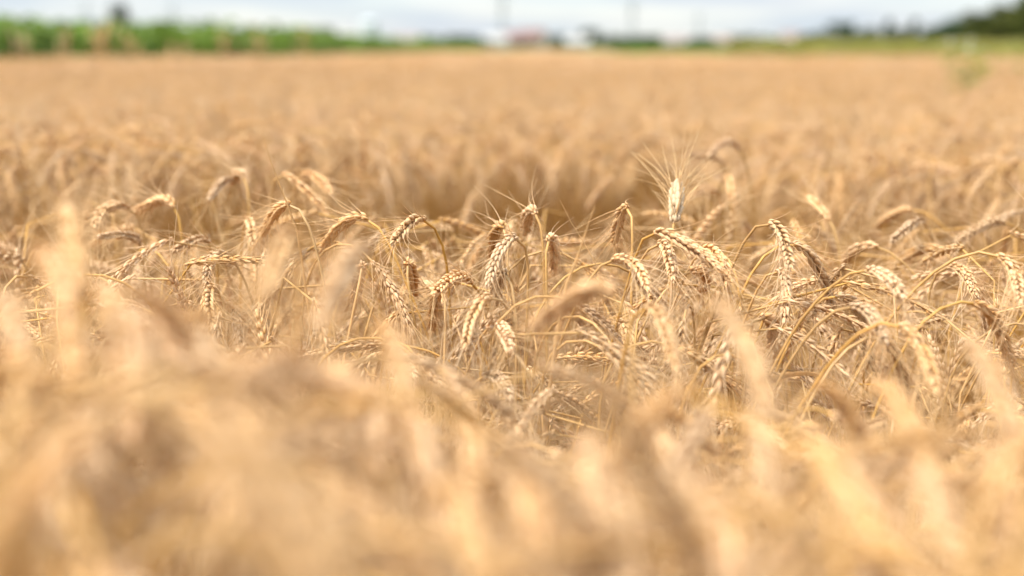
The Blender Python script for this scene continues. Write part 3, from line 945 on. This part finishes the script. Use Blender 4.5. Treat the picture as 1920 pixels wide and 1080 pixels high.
# far clumps: patches of ears on short stems
def clump(k):
    rng = np.random.default_rng(3000 + k)
    g = Geo()
    for i in range(34):
        nod = R(rng.uniform(60, 165))
        st, er = random_path(rng, .86 + rng.normal(0, .03), nod, .1, .085)
        a = rng.uniform(0, 6.28)
        rot = np.array([(math.cos(a), math.sin(a), 0), (-math.sin(a), math.cos(a), 0), (0, 0, 1)])
        off = np.r_[rng.uniform(-.25, .25, 2), 0]
        st, er = st @ rot + off, er @ rot + off
        g.add(*tube(spline(st, 6), .0016, 3), m=0)
        P = spline(er, 6)
        g.add(*tube(P, np.array([.003, .0075, .008, .007, .005, .001]), 5), m=1)
        for j in range(7):
            d = unit(er[-1] - er[0] + rng.normal(0, .05, 3))
            p = P[rng.integers(1, 6)]
            g.add(*tube(np.array([p, p + d * .05]), np.array([.0008, .0003]), 3), m=2)
    return g.mesh('field_clump', WHEAT)


CL = [clump(k) for k in range(6)]
x, y = scatter(15, 50, 10, 1.5)
field('distant_wheat', CL, np.stack([x, y, np.zeros_like(x)], 1), rot_for(len(x), .03), height(x, y) * RNG.normal(1, .015, len(x)),
      'distant golden wheat blurred to a smooth pale band', 'wheat field')

# straw, leaves and shorter stems low down among the near stalks
def litter(k):
    rng = np.random.default_rng(4000 + k)
    g = Geo()
    for i in range(5):
        a = rng.uniform(0, 6.28)
        off = np.r_[rng.uniform(-.06, .06, 2), 0]
        h = rng.uniform(.3, .68)
        tip = off + np.array([math.cos(a) * .12, math.sin(a) * .12, h]) * rng.uniform(.8, 1.1)
        st = np.array([off, off * .6 + tip * .4 + rng.normal(0, .01, 3), tip])
        g.merge(build_stem(st, rng, False, .0017, .0012), 0)
        for j in range(2):
            b = rng.uniform(0, 6.28)
            g.merge(build_leaf(stem_point(st, rng.uniform(.4, .95)), unit(np.array([math.cos(b) * .7, math.sin(b) * .7, rng.uniform(.1, .9)])),
                               rng, rng.uniform(.1, .22), rng.uniform(.003, .005), rng.uniform(.6, 1.3)), 3)
    return g.mesh('straw_litter', WHEAT)


LT = [litter(k) for k in range(8)]
n = 420
y = np.sqrt(RNG.uniform(.42**2, 1.85**2, n))
x = RNG.uniform(-1, 1, n) * (.40 * y + .25)
field('straw_undergrowth', LT, np.stack([x, y, np.zeros(n)], 1), rot_for(n, .06), RNG.uniform(.8, 1.08, n),
      'tangle of dry straw and leaves low between the near stalks', 'straw')
# more wheat mixed in low between the named stalks, and to either side of the frame
n = 1200
y = np.sqrt(RNG.uniform(.95**2, 1.75**2, n))
x = RNG.uniform(-1, 1, n) * (.40 * y + .45)
field('wheat_undergrowth', MID, np.stack([x, y, np.zeros(n)], 1), rot_for(n, .09), RNG.uniform(.74, .955, n) - .06 * (y < 1.15),
      'lower wheat stalks filling the spaces under the sharp ears', 'wheat')
# lower wheat in front of the sharp zone, all out of focus
n = 430
y = np.sqrt(RNG.uniform(.36**2, 1.05**2, n))
x = RNG.uniform(-1, 1, n) * (.40 * y + .2)
c0 = (ceiling(960 + FPX * x / y) - 84) / FPX + .05
sc_ = np.minimum((1 - y * (c0 + (.40 - c0) * RNG.uniform(0, 1, n))) / .86, 1.06)
field('foreground_undergrowth', MID, np.stack([x, y, np.zeros(n)], 1), rot_for(n, .07), sc_,
      'lower blurred wheat between the stalks nearest the camera', 'wheat')
# crushed and short wheat in the tramline gap
n = 420
y = RNG.uniform(1.78, 3.1, n)
x = RNG.uniform(-1, 1, n) * (.40 * y + .6)
ok = (y < gap_far(x, y)) & ~((np.abs(x / y - .01) < .08))
x, y = x[ok], y[ok]
n = len(x)
field('gap_wheat', MID, np.stack([x, y, np.zeros(n)], 1), rot_for(n, .12), RNG.uniform(.60, .93, n),
      'sparse shorter wheat in the tramline gap behind the sharp ears', 'wheat')

# ------------------------------------------------------------------ green maize beyond the wheat, left
M_MAIZE = plant_mat('maize_leaf', (0.11, 0.19, 0.035), (0.22, 0.31, 0.075), .35, .5, spread=.2)
M_WEED = plant_mat('weed_leaf', (0.20, 0.24, 0.05), (0.34, 0.36, 0.11), .4, .6)
M_UMBEL = plant_mat('umbel', (0.6, 0.62, 0.5), (0.8, 0.8, 0.7), .3, .7)


def maize(k):
    rng = np.random.default_rng(5000 + k)
    g = Geo()
    h = rng.uniform(.95, 1.1)
    g.add(*tube(np.array([(0, 0, 0), (.01, 0, h * .5), (.0, .01, h)]), np.array([.014, .011, .005]), 5, tone=.3))
    a = rng.uniform(0, 6.28)
    for i in range(10):
        a += math.pi + rng.normal(0, .4)
        z = h * (.12 + .086 * i)
        d = unit(np.array([math.cos(a) * .7, math.sin(a) * .7, .9]))
        g.merge(build_leaf(np.array([0, 0, z]), d, rng, rng.uniform(.38, .6), rng.uniform(.028, .04), .9, tone=.5))
    return g.mesh('maize', [M_MAIZE])


MZ = [maize(k) for k in range(6)]
n = 7000
y = RNG.uniform(18, 78, n)
x = corn_edge(y) - .25 - RNG.gamma(1.2, 3.2, n)
ok = x > -.42 * y - 3
x, y = x[ok], y[ok]
field('maize_field', MZ, np.stack([x, y, np.zeros_like(x)], 1), rot_for(len(x)),
      RNG.normal(1.0, .05, len(x)) * np.interp(y, [19, 26, 38, 70], [1.36, 1.27, 1.10, 1.0]),
      'band of young green maize along the left edge of the wheat', 'maize field')
n = 2600
y = RNG.uniform(26.5, 66, n)
x = RNG.uniform(.075, .165, n) * y
field('green_crop', MZ, np.stack([x, y, np.zeros_like(x)], 1), rot_for(n), RNG.normal(.88, .04, n),
      'low green crop strip behind the wheat right of centre', 'green crop')


def grass_blades(rng, n, h, r, w0, head=0.0):
    stems, heads = Geo(), Geo()
    for i in range(n):
        a = rng.uniform(0, 6.28)
        b = np.r_[rng.normal(0, r * .5, 2), 0]
        hh = h * rng.uniform(.78, 1.04)
        t = b + np.array([math.cos(a) * r * .6, math.sin(a) * r * .6, hh])
        m = b * .5 + t * .5 + np.array([-math.cos(a), -math.sin(a), 0]) * r * .12
        P = spline([b, m, t], 9)
        stems.add(*tube(P, np.linspace(w0, w0 * .5, 9), 4, tone=rng.uniform(.2, .9)))
        if head:
            T = unit(P[-1] - P[-3])
            Q = P[-1] + T * np.linspace(-.03, head, 6)[:, None] + np.array([math.cos(a), math.sin(a), -.5]) * (np.linspace(0, 1, 6) ** 2 * head * .35)[:, None]
            heads.add(*tube(Q, np.array([.003, .010, .012, .011, .008, .001]), 5, tone=rng.uniform(.3, 1)))
            for j in range(10):
                p = Q[rng.integers(0, 6)]
                d = unit(T + rng.normal(0, .45, 3))
                heads.add(*tube(np.array([p, p + d * rng.uniform(.02, .05)]), np.array([.0025, .001]), 3, tone=.8))
    return stems, heads


VG = []
M_VERGE = plant_mat('verge_grass', (0.24, 0.29, 0.06), (0.50, 0.46, 0.16), .35, .6)
for k in range(4):
    rng = np.random.default_rng(5600 + k)
    a, b = grass_blades(rng, 26, .95, .22, .006, .10)
    VG.append(Geo().merge(a, 0).merge(b, 0).mesh('verge_grass', [M_VERGE]))
n = 3600
y = RNG.uniform(24, 60, n)
x = RNG.uniform(.16, .46, n) * y
ok = y > wheat_far(x) - 1
x, y = x[ok], y[ok]
field('grass_verge', VG, np.stack([x, y, np.zeros_like(x)], 1), rot_for(len(x)), RNG.normal(.95, .05, len(x)),
      'yellow-green rough grass along the far right edge of the wheat', 'grass')

TUFTS = [(38, 76, 18.0, 'dry grass tuft nearest the left edge, before the maize'),
         (125, 66, 18.5, 'thin dry grass tuft before the maize, second from the left'),
         (192, 62, 18.2, 'widest dry grass tuft before the maize, reaching half way up it'),
         (250, 78, 18.8, 'short dry grass tuft just right of the widest one'),
         (326, 90, 19.0, 'lowest dry grass tuft before the maize'),
         (420, 64, 20.4, 'yellowish slim dry grass tuft before the maize'),
         (482, 58, 20.7, 'tallest dry grass tuft, rising to the top of the maize'),
         (572, 70, 22.0, 'rightmost dry grass tuft where the maize thins out')]
for i, (px, py, d, lab) in enumerate(TUFTS):
    rng = np.random.default_rng(6000 + i)
    p = at(px, py, d)
    r = link('dry_grass_tuft', None, loc=(p[0], d, 0))
    a, b = grass_blades(rng, 9 if i != 2 else 18, p[2], .09 if i != 2 else .16, .003, .10)
    bpy.data.objects.remove(r)
    r = link('dry_grass_tuft', Geo().merge(a, 0).merge(b, 1).mesh('dry_grass_tuft', [M_LEAF, M_EAR]), None, (p[0], d, 0))
    tag(r, lab, 'grass tuft', 'dry grass tufts before the maize')

WEEDS = [(1800, 98, 8.0, 'yellow-green weed standing in the wheat at right, nearest of the loose weeds', 0),
         (1828, 94, 9.5, 'taller yellow-green weed just right of another in the wheat', 0),
         (1846, 100, 11.0, 'low green weed right of the taller one in the wheat', 0),
         (1898, 92, 12.0, 'broad green weed in the wheat at the right edge', 0),
         (1762, 94, 15.0, 'small green weed left of the loose weeds at right', 0),
         (1806, 78, 10.5, 'pale flowering weed above the green weeds at right', 1),
         (1470, 88, 20.0, 'small green weed in the far wheat right of centre', 0)]
for i, (px, py, d, lab, fl) in enumerate(WEEDS):
    rng = np.random.default_rng(6100 + i)
    p = at(px, py, d)
    h = p[2]
    r = link('green_weed', None, loc=(p[0], d, 0))
    st, lf = Geo(), Geo()
    for j in range(4 if not fl else 2):
        a = rng.uniform(0, 6.28)
        hh = h * rng.uniform(.85, 1.0)
        rad = .03 + .005 * d
        P = spline([(0, 0, 0), (math.cos(a) * rad * .4, math.sin(a) * rad * .4, hh * .5), (math.cos(a) * rad, math.sin(a) * rad, hh)], 10)
        st.add(*tube(P, np.linspace(.004, .002, 10), 4))
        for q in range(8):
            b = rng.uniform(0, 6.28)
            lf.merge(build_leaf(P[rng.integers(3, 10)], unit(np.array([math.cos(b), math.sin(b), rng.uniform(.1, .8)])), rng, rng.uniform(.08, .16), rng.uniform(.010, .018), .6))
        um = Geo()
        if fl:
            for q in range(8):
                v = P[-1] + np.r_[rng.normal(0, .06, 2), rng.normal(.01, .02)]
                um.add(*tube(np.array([v, v + (0, 0, .012), v + (0, 0, .02)]), np.array([.003, .011, .004]), 6, tone=rng.uniform(0, 1)))
            link('flower_head', um.mesh('flower_head', [M_UMBEL]), r)
    link('stems', st.mesh('stems', [M_WEED]), r)
    link('leaves', lf.mesh('leaves', [M_WEED]), r)
    tag(r, lab, 'weed', 'weeds in the wheat at right')

# ------------------------------------------------------------------ trees
M_BARK = flat_mat('bark', (0.05, 0.035, 0.02), (0.12, 0.09, 0.06), 6)
M_LEAVES = [plant_mat('crown_leaves_' + nm, a, b, .25, .7, spread=.1) for nm, a, b in
            (('deep', (0.022, 0.045, 0.014), (0.06, 0.10, 0.03)), ('olive', (0.045, 0.06, 0.015), (0.11, 0.12, 0.03)),
             ('grey', (0.05, 0.065, 0.05), (0.10, 0.12, 0.085)))]


def tree_meshes(k, conic=False, mat=0):
    """unit tree, 1 m tall and about 1 m across: tapered trunk with limbs, crown of leaf faces in clumps"""
    rng = np.random.default_rng(7000 + k)
    tr = Geo()
    P = spline([(0, 0, 0), (rng.normal(0, .01), 0, .3), (rng.normal(0, .02), rng.normal(0, .02), .8)], 10)
    tr.add(*tube(P, np.linspace(.032, .008, 10), 7))
    cl = []
    for i in range(17):
        u = rng.uniform(.15, .95)
        rr = (.46 * (1 - u) ** .8 + .03) if conic else .42 * math.sqrt(max(.05, 1 - ((u - .5) / .52) ** 2))
        a = rng.uniform(0, 6.28)
        q = rng.uniform(.45, .95)
        c = np.array([math.cos(a) * rr * q, math.sin(a) * rr * q, u * .92])
        cl.append((c, rng.uniform(.10, .19) * (.7 if conic else 1)))
        s = P[rng.integers(2, 9)]
        tr.add(*tube(spline([s, s * .5 + c * .5 + (0, 0, -.03), c], 6), np.linspace(.011, .003, 6), 4))
    V, A = [], []
    for c, r in cl:
        n = 280
        v = c + unit(rng.normal(0, 1, (n, 3))) * (r * rng.uniform(.35, 1.1, n) ** .6)[:, None]
        sz = rng.uniform(.012, .03, n)
        e1 = unit(rng.normal(0, 1, (n, 3)))
        e2 = unit(np.cross(e1, rng.normal(0, 1, (n, 3))))
        quad = np.stack([v - e1 * sz[:, None], v + e2 * sz[:, None] * .6, v + e1 * sz[:, None], v - e2 * sz[:, None] * .6], 1)
        V.append(quad.reshape(-1, 3))
        A.append(np.repeat(np.clip(rng.uniform(0, 1) * .6 + rng.uniform(0, .4, n), 0, 1), 4))
    V, A = np.vstack(V), np.concatenate(A)
    cr_ = Geo().add(V, np.arange(len(V)).reshape(-1, 4), A)
    return tr.mesh('trunk', [M_BARK]), cr_.mesh('crown', [M_LEAVES[mat]], smooth=False)


TREES = {}


def tree(px, py, d, wpx, label, kind=0, conic=False, mat=0, group='trees beyond the field'):
    key = (kind, conic, mat)
    if key not in TREES:
        TREES[key] = tree_meshes(kind + 10 * conic, conic, mat)
    p = at(px, py, d)
    r = link('conifer_tree' if conic else 'leafy_tree', None, loc=(p[0], d, 0))
    h = p[2] / .98
    wd = wpx * d / FPX / .95
    for nm, me in zip(('trunk', 'crown'), TREES[key]):
        o = link(nm, me, r)
        o.scale = (wd, wd, h)
    r.rotation_euler.z = (px * 1.7) % 6.28
    tag(r, label, 'tree', group)


T = tree
T(75, 34, 95, 46, 'small dark tree poking above the left end of the maize', 0)
T(158, 40, 105, 60, 'low rounded bush behind the maize, left of the dark-topped tree', 1)
T(222, 4, 150, 62, 'tall dark-topped tree above the pale house on the left', 2, mat=2)
T(300, 44, 110, 40, 'small bush behind the maize right of the pale house', 3)
T(385, 42, 120, 74, 'wide low tree behind the middle of the maize', 1)
T(480, 47, 140, 60, 'greyish tree behind the tallest dry grass tuft', 2, mat=2)
T(545, 54, 140, 50, 'small round tree above the right part of the maize', 0)
T(812, 63, 260, 48, 'dark rounded tree where the maize ends', 3)
T(852, 66, 330, 54, 'first dark tree of the low row left of the houses', 0)
T(892, 69, 330, 60, 'second dark tree of the low row, touching the white house', 1)
T(1052, 64, 420, 44, 'dim tree between the red-roofed house and the white cottage', 2)
T(1108, 50, 400, 54, 'tall dark tree right behind the white cottage', 0)
T(1150, 66, 420, 60, 'low dark tree just right of the tall one by the cottage', 1)
T(1205, 62, 420, 56, 'dark tree standing at the foot of the right pylon', 3)
T(1245, 70, 430, 50, 'small tree left of the white house with the pink roof', 2)
T(1318, 68, 440, 60, 'low tree between the pink-roofed and orange-roofed houses', 0)
T(1392, 71, 430, 66, 'low hedge-like tree right of the orange-roofed house', 1)
T(1440, 70, 430, 50, 'faint low tree left of the pale pinkish house', 2, mat=2)
T(1502, 60, 320, 34, 'small dark tree beside the pale pinkish house', 3)
T(1572, 36, 300, 82, 'rounded dark tree standing apart at right', 0)
T(1632, 52, 310, 52, 'shorter dark tree right of the rounded one', 1)
T(1668, 32, 320, 40, 'pointed dark conifer right of the shorter tree', 0, True)
T(1716, 33, 320, 44, 'second pointed dark conifer, just before the long tree row', 1, True)
T(1690, 52, 330, 80, 'bush filling the gap between the two conifers', 2)
for i, (px, py, wp, lab) in enumerate([(978, 74, 40, 'low bush in front of the dark red roofed house'), (1046, 76, 46, 'low bush between the cream gabled house and the white cottage'),
                                     (1180, 72, 64, 'low bush left of the foot of the right pylon'), (1300, 74, 50, 'low bush right of the pink-roofed house'),
                                     (1452, 70, 56, 'low bush in front of the faint low tree'), (1528, 62, 60, 'low bush left of the rounded dark tree'),
                                     (1605, 56, 70, 'low bush between the rounded dark tree and the shorter one'), (1745, 54, 60, 'low bush right of the second conifer'),
                                     (905, 74, 50, 'low bush at the foot of the white grey-roofed house'), (700, 76, 60, 'low bush at the foot of the pale tower')]):
    T(px, py, 370, wp, lab, i % 4, group='low bushes along the far edge')
rng = np.random.default_rng(88)
for px in np.linspace(790, 1760, 24):
    T(px + rng.normal(0, 9), 67 + rng.normal(0, 3) - (4 if px > 1480 else 0), 520 + rng.normal(0, 25), rng.uniform(52, 88),
      'low hazy bush in the unbroken belt closing the far edge of the field', int(rng.integers(4)), group='far belt of bushes')
ROW = [(1760, 44, 'lowest tree at the left end of the rising tree row'), (1800, 36, 'second tree of the rising row at right'),
       (1838, 20, 'third tree of the rising row, where it steps up'), (1872, 8, 'fourth tree of the rising row, near its top'),
       (1905, -4, 'tallest tree of the rising row at the right edge'), (1945, -12, 'tree cut off by the right edge beyond the row')]
for i, (px, py, lab) in enumerate(ROW):
    T(px, py, 250 - 6 * i, 104 + 8 * i, lab, i % 4, mat=1 if i > 1 else 0, group='rising tree row at right')
for i, px in enumerate((1785, 1822, 1858, 1892, 1925)):
    T(px, 46 - 7 * i, 235, 92, 'lower bush in front of the rising tree row, number %s from its low end' % ['first', 'second', 'third', 'fourth', 'last'][i],
      (i + 1) % 4, mat=i % 2, group='bushes before the tree row')

# ------------------------------------------------------------------ houses, tower and pylons far off
M_GLASS = flat_mat('window_glass', (0.03, 0.04, 0.05), (0.06, 0.07, 0.08), 2, .2)
M_WOOD = flat_mat('door_wood', (0.15, 0.08, 0.04), (0.22, 0.13, 0.07), 4)


def wallmat(c):
    return flat_mat('plaster', c, tuple(x * 1.08 for x in c), .8, .9)


WHITE, CREAM, PINKW, GREYW = wallmat((.37, .385, .385)), wallmat((.37, .34, .29)), wallmat((.33, .315, .31)), wallmat((.34, .34, .33))
RED, ORANGE, DARK, PINKR = (flat_mat('roof_tiles', c, None, 3) for c in ((.17, .10, .09), (.24, .17, .13), (.06, .065, .07), (.21, .165, .155)))


def house(px, py, wpx, d, wall, roof, label, gable_front=False, name='house', flat=.45):
    """a gabled house whose ridge reaches photograph row py"""
    p = at(px, py + 3, d)
    W = wpx * .92 * d / FPX
    H = p[2]
    D = W * .8
    rh = H * flat
    wh = H - rh
    r = link(name, None, loc=(p[0], d, 0))
    if gable_front:
        r.rotation_euler.z = math.pi / 2
        W, D = D, W
    g = Geo()
    V = [(-W / 2, -D / 2, 0), (W / 2, -D / 2, 0), (W / 2, D / 2, 0), (-W / 2, D / 2, 0), (-W / 2, -D / 2, wh), (W / 2, -D / 2, wh),
         (W / 2, D / 2, wh), (-W / 2, D / 2, wh), (-W / 2, 0, wh + rh * .93), (W / 2, 0, wh + rh * .93)]
    g.add(V, [(0, 1, 5, 4), (1, 2, 6, 5), (2, 3, 7, 6), (3, 0, 4, 7), (4, 7, 8, 8), (6, 5, 9, 9)])
    link('wall', g.mesh('wall', [wall], smooth=False), r)
    e = .35
    k = rh / (D / 2)
    t = .22
    g = Geo()
    for sy in (-1, 1):
        a = np.array([(-W / 2 - e, sy * (D / 2 + e), wh - k * e), (W / 2 + e, sy * (D / 2 + e), wh - k * e), (W / 2 + e, 0, wh + rh), (-W / 2 - e, 0, wh + rh)])
        b = a + (0, 0, -t)
        g.add(np.vstack([a, b]), [(0, 1, 2, 3), (7, 6, 5, 4), (0, 4, 5, 1), (1, 5, 6, 2), (3, 2, 6, 7), (0, 3, 7, 4)])
    rf = link('roof', g.mesh('roof', [roof], smooth=False), r)
    g = Geo()
    box(g, (W * .22, D * .12, wh + rh * .95), (.7, .7, rh * .5))
    link('chimney', g.mesh('chimney', [PINKW], smooth=False), rf)
    rows = max(1, int(wh / 2.8))
    for row in range(rows):
        for c in (-.3, 0, .3):
            if row == 0 and c == 0:
                continue
            g = Geo()
            box(g, (c * W, -D / 2 - .02, wh * (row + .55) / rows), (1.2, .12, 1.4))
            link('window', g.mesh('window', [M_GLASS], smooth=False), r)
            g = Geo()
            box(g, (-W / 2 - .02, c * D, wh * (row + .55) / rows), (.12, 1.2, 1.4))
            link('window', g.mesh('window', [M_GLASS], smooth=False), r)
    g = Geo()
    box(g, (0, -D / 2 - .03, 1.05), (1.1, .14, 2.1))
    link('door', g.mesh('door', [M_WOOD], smooth=False), r)
    tag(r, label, 'house', 'houses beyond the field')


house(222, 24, 44, 160, WHITE, GREYW, 'pale house below the dark-topped tree on the left', flat=.3)
house(600, 48, 50, 230, GREYW, DARK, 'dark-roofed building behind the right part of the maize', flat=.35)
house(645, 56, 60, 250, CREAM, GREYW, 'long low beige shed right of the dark-roofed building', flat=.3)
house(762, 62, 52, 330, PINKW, PINKR, 'low pinkish house left of the dark rounded tree')
house(928, 60, 46, 430, WHITE, GREYW, 'white house with a grey roof, left of the red-roofed ones')
house(962, 56, 40, 440, WHITE, RED, 'white house under a dark red roof beside the left pylon')
house(1000, 52, 46, 420, CREAM, RED, 'big cream house with a bright red roof in the centre')
house(1022, 58, 36, 400, CREAM, PINKR, 'cream gabled house at the right of the big red-roofed one', True)
house(1082, 67, 46, 390, WHITE, GREYW, 'white cottage in front of the tall dark tree')
house(1268, 66, 50, 400, WHITE, PINKR, 'white house with a pinkish roof right of the right pylon')
house(1352, 66, 56, 450, PINKW, ORANGE, 'long house with an orange roof right of centre')
house(1412, 70, 40, 460, WHITE, PINKR, 'small white house behind the yellow wheat edge')
house(1482, 56, 36, 380, PINKW, PINKR, 'pale pinkish house beside the small dark tree')

# the tall pale tower left of centre
p = at(692, 34, 300)
r = link('silo_tower', None, loc=(p[0], 300, 0))
g = Geo().add(*tube(np.array([(0, 0, 0), (0, 0, p[2] * .55), (0, 0, p[2] * .86)]), 1.9, 20))
link('wall', g.mesh('wall', [wallmat((.42, .47, .50))]), r)
g = Geo().add(*tube(np.array([(0, 0, p[2] * .855), (0, 0, p[2] * .92), (0, 0, p[2] * .98), (0, 0, p[2])]), np.array([2.05, 1.7, .8, .05]), 20))
link('roof', g.mesh('roof', [wallmat((.40, .44, .47))]), r)
g = Geo()
box(g, (0, -1.92, 1.1), (1.0, .2, 2.2))
link('door', g.mesh('door', [M_WOOD], smooth=False), r)
tag(r, 'pale blue-white tower standing where the maize ends', 'tower')

M_STEEL = flat_mat('galvanised_steel', (.22, .25, .28), (.32, .35, .38), 2, .5)


def pylon(px, py, d, label, arms=3):
    """a lattice power pylon: four tapering legs, cross bracing, arms with insulators"""
    H = at(px, py, d)[2]
    x0 = at(px, py, d)[0]
    r = link('power_pylon', None, loc=(x0, d, 0))
    r.rotation_euler.z = .3
    g = Geo()
    wid = lambda z: np.interp(z / H, [0, .55, 1], [H * .085, H * .03, H * .008])
    zs = np.r_[np.linspace(0, .6, 7), np.linspace(.68, 1, 6)] * H
    t = .10
    sg = [(-1, -1), (1, -1), (1, 1), (-1, 1)]
    for a, b in zip(zs[:-1], zs[1:]):
        for i in range(4):
            s0, s1 = np.array(sg[i]), np.array(sg[(i + 1) % 4])
            f = lambda s, z: np.r_[s * wid(z), z]
            for u, v in ((f(s0, a), f(s0, b)), (f(s0, a), f(s1, b)), (f(s1, a), f(s0, b)), (f(s0, b), f(s1, b))):
                g.add(*tube(np.array([u, v]), t, 4))
    link('lattice_mast', g.mesh('lattice_mast', [M_STEEL], smooth=False), r)
    for k in range(arms):
        z = H * (.70 + .12 * k)
        ln = H * (.17 - .03 * abs(k - 1))
        g, ins = Geo(), Geo()
        for s in (-1, 1):
            tip = np.array([s * ln, 0, z])
            for q in (-1, 1):
                g.add(*tube(np.array([(s * wid(z), q * wid(z), z), tip]), t, 4))
                g.add(*tube(np.array([(s * wid(z), q * wid(z), z + H * .04), tip]), t, 4))
            ins.add(*tube(np.array([tip, tip - (0, 0, H * .035)]), .18, 6))
        o = link('cross_arm', g.mesh('cross_arm', [M_STEEL], smooth=False), r)
        link('insulator', ins.mesh('insulator', [GREYW]), o)
    tag(r, label, 'pylon', 'power pylons beyond the field')


pylon(942, -18, 900, 'tall faint power pylon above the red-roofed houses')
pylon(1186, -6, 950, 'faint power pylon above the trees right of centre')
pylon(1310, 24, 1300, 'smallest and faintest power pylon, right of the other two centre ones')
pylon(322, 4, 800, 'faint power pylon above the middle of the maize')
pylon(160, -2, 900, 'faint power pylon above the left part of the maize')
